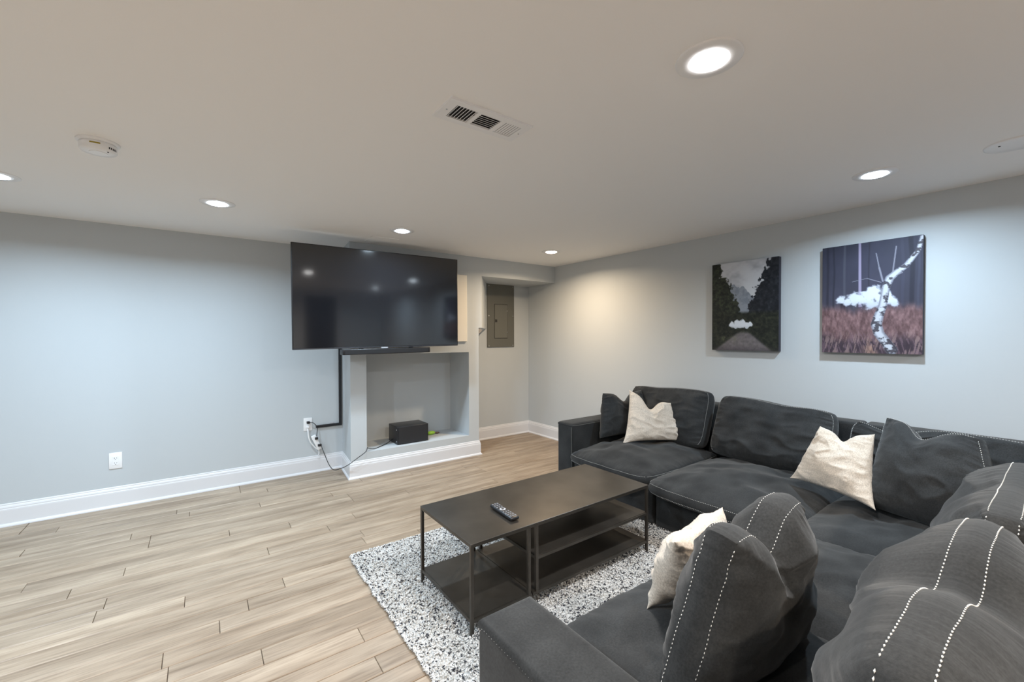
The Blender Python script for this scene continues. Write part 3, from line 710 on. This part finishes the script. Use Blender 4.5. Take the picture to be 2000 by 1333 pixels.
# ------------------------------------------------------------------ soft goods
def bilin(C, u, v):
    TL, TR, BR, BL = [np.array(c, float) for c in C]
    a = ((1+u)/2)[..., None]; b = ((1+v)/2)[..., None]
    return (BL*(1-a)+BR*a)*(1-b)+(TL*(1-a)+TR*a)*b
def cushion(name, C, T, band=0., chop=0., chop_u=0., chop_w=.35, ear=.0, concave=.04, corner=.0, wr=.006, gather=0., seed=0, m=None, parent=None, n=64, sag=0.,
            stitch=(), power=2.4, expo=.5, origin=None, crease=.5, fold=0., lean=0., thread_r=.0018, dash=.010, slump=None):
    """Padded cushion. C: corners TL,TR,BR,BL of the mid plane; T: extra half thickness; band: width of the boxed side."""
    C = [np.array(c, float) for c in C]
    ex = (C[1]+C[2]-C[0]-C[3]); ex /= np.linalg.norm(ex); ez = (C[0]+C[1]-C[2]-C[3]); ez -= ez@ex*ex; ez /= np.linalg.norm(ez)
    nrm = np.cross(ex, ez)            # front side: right x up ; points towards the viewer of the front
    wdt = np.linalg.norm(C[1]-C[0]); hgt = np.linalg.norm(C[0]-C[3])
    def dense(n):                     # denser samples towards the rim
        k = np.linspace(-1, 1, n); return np.sign(k)*(1-(1-np.abs(k))**1.35)
    def surf(u, v, side):
        uu = u.copy(); vv = v.copy()
        f = 1-corner*(np.abs(u)**5)*(np.abs(v)**5)
        uu = uu*f; vv = vv*f
        uu = uu*(1-concave*(1-v**2)*np.abs(u)**2); vv = vv*(1-concave*(1-u**2)*np.abs(v)**2)
        e = ear*(np.abs(u)*np.abs(v))**6; uu = uu*(1+e); vv = vv*(1+e)
        vp = np.clip((v+.55)/1.55, 0, 1)
        g = np.exp(-((u-chop_u)/chop_w)**2)*vp**1.6
        pinch = chop*1.1*(v > -1)*vp**2
        uu = uu-pinch*.35*(uu-chop_u)*(1-np.abs(u)*.2)
        P = bilin(C, uu, vv)
        P = P-ez*(chop*hgt*g)[..., None]
        base = (np.clip(1-np.abs(u)**power, 0, 1)*np.clip(1-np.abs(v)**power, 0, 1))**expo
        th = T*base*(1-crease*g*(chop > 0))
        th = th*(1+sag*(-v)*.5)
        w = fbm(u*1.7*wdt/.5+seed, v*1.7*hgt/.5, seed*7+side*3+50, 2)-.5
        th = th+T*base*w*.6
        rdg = 1-np.abs(2*fbm(u*1.3+v*1.1+seed*3.1, v*1.8-u*1.0, seed*5+side, 2)-1)
        th = th+wr*(rdg**3-.4)*np.minimum(1, base*2)*2.2
        if gather:
            du = 1-np.abs(u); dv = 1-np.abs(v)
            gu = (vn(v*hgt*42+2.5*vn(u*4, v*4, 9), u*2.2+seed, seed+5)-.5)*np.exp(-du*wdt/.13)
            gv = (vn(u*wdt*42+2.5*vn(u*4, v*4, 8), v*2.2+seed, seed+6)-.5)*np.exp(-dv*hgt/.10)
            th = th+gather*(gu+gv)*2*np.clip(np.minimum(du*wdt, dv*hgt)/.015, 0, 1)
        off = (band/2*(1-.10*vn(u*7+seed, v*7, 3)))+th
        P = P+side*nrm*off[..., None]
        if lean: P = P+nrm*(lean*vp**2)[..., None]
        if fold: P = P+nrm*(fold*g*side*0-fold*g)[..., None]
        if slump is not None: P = slump(P, u, v)
        return P
    k = dense(n); U, Vv = np.meshgrid(k, k, indexing='ij')
    A = surf(U, Vv, 1); B = surf(U, Vv, -1)
    V = [A.reshape(-1, 3), B.reshape(-1, 3)]
    su = (1-np.abs(U))*wdt/2; sv = (1-np.abs(Vv))*hgt/2; top = sv < su
    ple = np.stack([np.where(top, U*wdt/2, Vv*hgt/2+7), np.minimum(su, sv), np.full(U.shape, float(seed % 50))], -1).reshape(-1, 3)
    PLE = [ple, ple]
    idx = np.arange(n*n).reshape(n, n)
    q = np.stack([idx[:-1, :-1], idx[1:, :-1], idx[1:, 1:], idx[:-1, 1:]], -1).reshape(-1, 4)
    F = [q[:, ::-1] if False else q, q[:, ::-1]+n*n]
    rim = np.concatenate([idx[:, 0], idx[-1, 1:], idx[-2::-1, -1], idx[0, -2:0:-1]])
    rn = np.roll(rim, -1)
    if band > 0:
        K = 4; cen = bilin(C, np.zeros(1), np.zeros(1))[0]
        pa = V[0][rim]; pb = V[1][rim]; prev = rim; prevn = rn; base_i = 2*n*n
        for j in range(1, K):
            t_ = j/K; p = pa*(1-t_)+pb*t_
            o_ = p-cen; o_ -= (o_@nrm)[:, None]*nrm; o_ /= np.linalg.norm(o_, axis=1)[:, None]
            p = p+o_*(.16*band*math.sin(math.pi*t_))
            V.append(p); PLE.append(ple[rim]); cur = base_i+(j-1)*len(rim)+np.arange(len(rim)); curn = np.roll(cur, -1)
            F.append(np.stack([prev, cur, curn, prevn], -1)); prev, prevn = cur, curn
        F.append(np.stack([prev, rim+n*n, rn+n*n, prevn], -1))
    else:
        V[1][rim] = V[0][rim]
        # knife edge: tiny welt
        F.append(np.stack([rim, rim+n*n, rn+n*n, rn], -1))
    V = np.concatenate(V); F = np.concatenate(F)
    bm = bmesh.new(); me = bpy.data.meshes.new(name)
    me.from_pydata(V.tolist(), [], F.tolist())
    pa_ = me.attributes.new('pleat', 'FLOAT_VECTOR', 'POINT'); pa_.data.foreach_set('vector', np.concatenate(PLE).astype(np.float32).ravel())
    bm.from_mesh(me); bmesh.ops.remove_doubles(bm, verts=bm.verts[:], dist=.0004)
    bmesh.ops.recalc_face_normals(bm, faces=bm.faces[:]); bm.to_mesh(me); bm.free()
    me.polygons.foreach_set('use_smooth', [True]*len(me.polygons))
    o = link_mesh(name, me, m or M_fab, parent, origin)
    # stitches: dashes following the seam
    DV = []; DF = []
    def dashes(P):
        P = np.array(P); d = np.linalg.norm(np.diff(P, axis=0), axis=1); s = np.concatenate([[0], np.cumsum(d)]); L = s[-1]; a = 0
        while a < L-dash:
            p0, p1 = [np.array([np.interp(w_, s, P[:, c]) for c in range(3)]) for w_ in (a, a+dash*.62)]
            dd = p1-p0; ln = np.linalg.norm(dd)
            if ln > 1e-5:
                dd /= ln; r1 = np.cross(dd, [.31, .52, .79]); r1 /= np.linalg.norm(r1); r2_ = np.cross(dd, r1); i0 = len(DV)
                mid = (p0+p1)/2
                DV.append(p0-dd*thread_r*.3)
                for th in (0, 1, 2, 3): DV.append(mid+thread_r*(r1*math.cos(th*math.pi/2)+r2_*math.sin(th*math.pi/2)))
                DV.append(p1+dd*thread_r*.3)
                for t3 in ((0, 2, 1), (0, 3, 2), (0, 4, 3), (0, 1, 4), (5, 1, 2), (5, 2, 3), (5, 3, 4), (5, 4, 1)): DF.append([i0+x_ for x_ in t3])
            a += dash
    for (edge, side, inset) in stitch:
        k2 = np.linspace(-.985, .985, 160); fx = np.full(160, 1-inset)
        u, v = {'L': (-fx, k2), 'R': (fx, k2), 'T': (k2, fx), 'B': (k2, -fx)}[edge]
        P = surf(u, v, side)+side*nrm*.0012
        dashes(P)
    if DV:
        so = np_mesh('stitching', DV, DF, M_thread, o, smooth=True); so['kind'] = 'stuff'
    return o

def rbox_obj(name, a, b, r, m, parent, edges='all', seg=4, puff=0):
    bm = bmesh.new(); box(bm, a, b, r, seg); return bm_obj(name, bm, m, parent, smooth=True, flat_angle=45)

def thread_line(name, P, parent, dash=.011, r=.0011):
    P = np.array([list(p) for p in P], float); d = np.linalg.norm(np.diff(P, axis=0), axis=1); s = np.concatenate([[0], np.cumsum(d)]); DV = []; DF = []; a = 0
    while a < s[-1]-dash:
        p0, p1 = [np.array([np.interp(w_, s, P[:, c]) for c in range(3)]) for w_ in (a, a+dash*.62)]
        dd = p1-p0; dd /= np.linalg.norm(dd); r1 = np.cross(dd, [.31, .52, .79]); r1 /= np.linalg.norm(r1); q2 = np.cross(dd, r1); i0 = len(DV); mid = (p0+p1)/2
        DV.append(p0)
        for th in range(4): DV.append(mid+r*(r1*math.cos(th*math.pi/2)+q2*math.sin(th*math.pi/2)))
        DV.append(p1)
        for t3 in ((0, 2, 1), (0, 3, 2), (0, 4, 3), (0, 1, 4), (5, 1, 2), (5, 2, 3), (5, 3, 4), (5, 4, 1)): DF.append([i0+x_ for x_ in t3])
        a += dash
    o = np_mesh(name, DV, DF, M_thread, parent, smooth=True); o['kind'] = 'stuff'; return o

sofa = thing('sectional_sofa', (2.6, .9, 0), 'large charcoal fabric L-shaped sectional sofa with contrast stitching', 'sofa')
SX0 = 2.41; SXB = 3.50
# bases (one per module), along the right wall
MB = .030
def base(a, b): return rbox_obj('base', a, b, .012, M_fab, sofa)
base((SX0, 1.722, MB), (3.36, 2.46, .30)); base((SX0, .86, MB), (3.36, 1.700, .27)); base((2.24, -.06, MB), (3.36, .85, .27))
base((.735, -.06, MB), (1.465, .84, .27)); base((1.475, -.06, MB), (2.23, .84, .27))
# back frames
for a, b in (((3.34, 1.712, MB), (SXB, 2.47, .725)), ((3.34, .865, MB), (SXB, 1.708, .725)), ((3.34, -.21, MB), (SXB, .860, .725)),
             ((.735, -.21, MB), (1.468, -.06, .725)), ((1.472, -.21, MB), (2.235, -.06, .725)), ((2.24, -.21, MB), (3.338, -.06, .725))):
    rbox_obj('back_frame', a, b, .02, M_fab, sofa)
for x, y in ((2.45, 2.6), (3.46, 2.6), (2.45, .9), (3.46, .9), (3.46, -.16), (.60, -.16), (.60, .86), (2.2, -.16), (1.47, -.16)):
    bm = bmesh.new(); cyl(bm, (x, y, 0), (x, y, MB+.002), .022, 14); bm_obj('foot', bm, M_blackm, sofa)
# arms
def arm(a, b, label=None):
    bm = bmesh.new(); a = Vector(a); b = Vector(b); box(bm, a, b)
    es = [e for e in bm.edges if all(abs(v.co.z-b.z) < 1e-5 for v in e.verts)]
    bmesh.ops.bevel(bm, geom=es, offset=.028, segments=5, profile=.5, affect='EDGES')
    es = [e for e in bm.edges if abs(e.verts[0].co.z-e.verts[1].co.z) > .2]
    bmesh.ops.bevel(bm, geom=es, offset=.018, segments=4, profile=.5, affect='EDGES')
    return bm_obj('arm', bm, M_fab, sofa, smooth=True, flat_angle=50)
A1 = arm((2.40, 2.468, MB), (SXB, 2.645, .573))
A2 = arm((.555, -.21, MB), (.73, .915, .578))
thread_line('stitching', [(.555-.0012, .90, .545), (.5565, .893, .556), (.558, -.15, .556)], A2)
thread_line('stitching', [(2.3988, 2.476, .03), (2.3988, 2.476, .54), (2.41, 2.472, .562), (2.44, 2.4665, .556), (3.2, 2.4665, .556)], A1)

def seat(x0, x1, y0, y1, z0, z1, front, seed, puff=.085, label=None, fe=.0):
    """seat cushion; front: direction the front lip faces ('-x' or '+y')."""
    zm0, zm1 = z0, z1; zc = (z0+z1)/2; bd = (z1-z0)
    if front == '-x':
        C = [(x0, y1, zc), (x0, y0, zc), (x1, y0, zc), (x1, y1, zc)]     # T edge = front lip
    else:
        C = [(x1, y1, zc), (x0, y1, zc), (x0, y0, zc), (x1, y0, zc)]
    # orient so the top face is side +1
    ex = np.array(C[1], float)-C[0]; ez = np.array(C[0], float)-C[3]
    if np.cross(ex, ez)[2] < 0: C = [C[1], C[0], C[3], C[2]]
    return cushion('seat_cushion', C, puff, band=bd, concave=-.015, corner=.07, wr=.005, gather=.004, seed=seed, parent=sofa, n=60, power=2.3, expo=.62,
                   stitch=[('T', 1, .0), ('T', -1, .0), ('L', 1, 0), ('R', 1, 0)], thread_r=.0013)
seat(2.325, 3.28, 1.715, 2.462, .300, .348, '-x', 2)
seat(2.29, 3.28, .865, 1.715, .280, .335, '-x', 3)
seat(2.215, 3.30, -.02, .86, .280, .335, '-x', 4)
seat(.722, 1.480, -.02, .965, .310, .375, '+y', 5)
seat(1.480, 2.215, -.02, .945, .300, .360, '+y', 6)

BS = [('L', 1, 0.), ('L', -1, 0.), ('T', 1, 0.), ('T', -1, 0.), ('R', 1, 0.), ('R', -1, 0.)]
def back(C, seed, T=.075, band=.10, **k):
    d = dict(concave=.01, corner=.08, wr=.008, gather=.007, n=72, stitch=BS, power=2.6, expo=.6, parent=sofa)
    d.update(k); return cushion('back_cushion', C, T, band=band, seed=seed, **d)
# C order TL,TR,BR,BL as seen from the seat side; front = towards seat
back([(3.25, 2.50, .815), (3.25, 1.76, .835), (3.10, 1.76, .41), (3.10, 2.46, .42)], 21, chop=.02, chop_u=-.3)
back([(3.22, 1.67, .825), (3.24, .95, .785), (3.09, .95, .405), (3.08, 1.69, .405)], 22, chop=.03, chop_u=.2)
back([(3.27, .88, .76), (3.27, .10, .74), (3.15, .10, .43), (3.15, .88, .43)], 23, chop=.16, chop_u=-.5, T=.06, band=.09)
back([(1.50, .145, .87), (.69, .145, .85), (.74, .15, .43), (1.54, .15, .43)], 24, chop=.12, chop_w=.24, chop_u=-.05, T=.135, band=.055, gather=.004, wr=.006, corner=.09, expo=.72, crease=.12)
back([(2.36, .14, .84), (1.58, .13, .84), (1.55, .17, .43), (2.36, .17, .43)], 25, chop=.03, T=.13, band=.055, gather=.007, wr=.008, expo=.7)
back([(3.10, .06, .78), (2.44, .06, .78), (2.42, .10, .44), (3.10, .10, .44)], 26, T=.07)

# throw pillows
def dark_pillow(C, seed, label, **k):
    d = dict(T=.075, band=.07, concave=.02, corner=.05, wr=.006, gather=.004, n=72, stitch=BS, chop=.20, power=2.4, expo=.6, origin=None); d.update(k)
    cen = np.mean(np.array(C), 0); T_ = d.pop('T'); d['origin'] = (cen[0], cen[1], min(c[2] for c in C))
    o = cushion('throw_pillow', C, T_, seed=seed, **d); tag(o, label, 'pillow', 'charcoal throw pillows'); return o
def cream_pillow(C, seed, label, **k):
    d = dict(T=.075, band=0, concave=.07, ear=.04, wr=.007, gather=.003, n=80, stitch=[], chop=.22, power=2.0, expo=.5, m=M_cream, crease=.35); d.update(k)
    cen = np.mean(np.array(C), 0); T_ = d.pop('T'); d['origin'] = (cen[0], cen[1], min(c[2] for c in C))
    o = cushion('throw_pillow', C, T_, seed=seed, **d); tag(o, label, 'pillow', 'cream throw pillows'); return o
dark_pillow([(2.70, 2.43, .80), (3.15, 2.36, .80), (3.10, 2.28, .45), (2.60, 2.36, .45)], 31, 'small charcoal throw pillow leaning against the far sofa arm', T=.08, band=.0, stitch=[], ear=.03, concave=.05, corner=.03, expo=.45)
cream_pillow([(2.90, 2.31, .82), (3.06, 2.01, .73), (3.12, 1.92, .44), (2.68, 2.18, .44)], 32, 'cream throw pillow at the far end of the sofa by the arm', chop=.20)
dark_pillow([(3.02, .66, .82), (2.78, .28, .81), (2.54, .20, .44), (2.68, .66, .44)], 33, 'large charcoal stitched throw pillow in the corner of the sofa', chop=.14, expo=.7, T=.09, corner=.02)
cream_pillow([(2.80, .91, .765), (2.82, .67, .76), (2.60, .62, .45), (2.78, 1.04, .45)], 34, 'cream throw pillow in front of the corner pillow', chop=.14)
dark_pillow([(1.33, .50, .84), (.94, .50, .83), (.84, .56, .44), (1.48, .54, .44)], 35, 'large charcoal pillow with double white stitching, nearest the camera', chop=.22, thread_r=.0013, corner=.04, ear=.0, expo=.66, T=.085, concave=.04)
cream_pillow([(1.36, .71, .72), (1.05, .68, .71), (1.10, .80, .45), (1.50, .80, .45)], 36, 'cream throw pillow half hidden behind the nearest charcoal pillow', chop=.05)
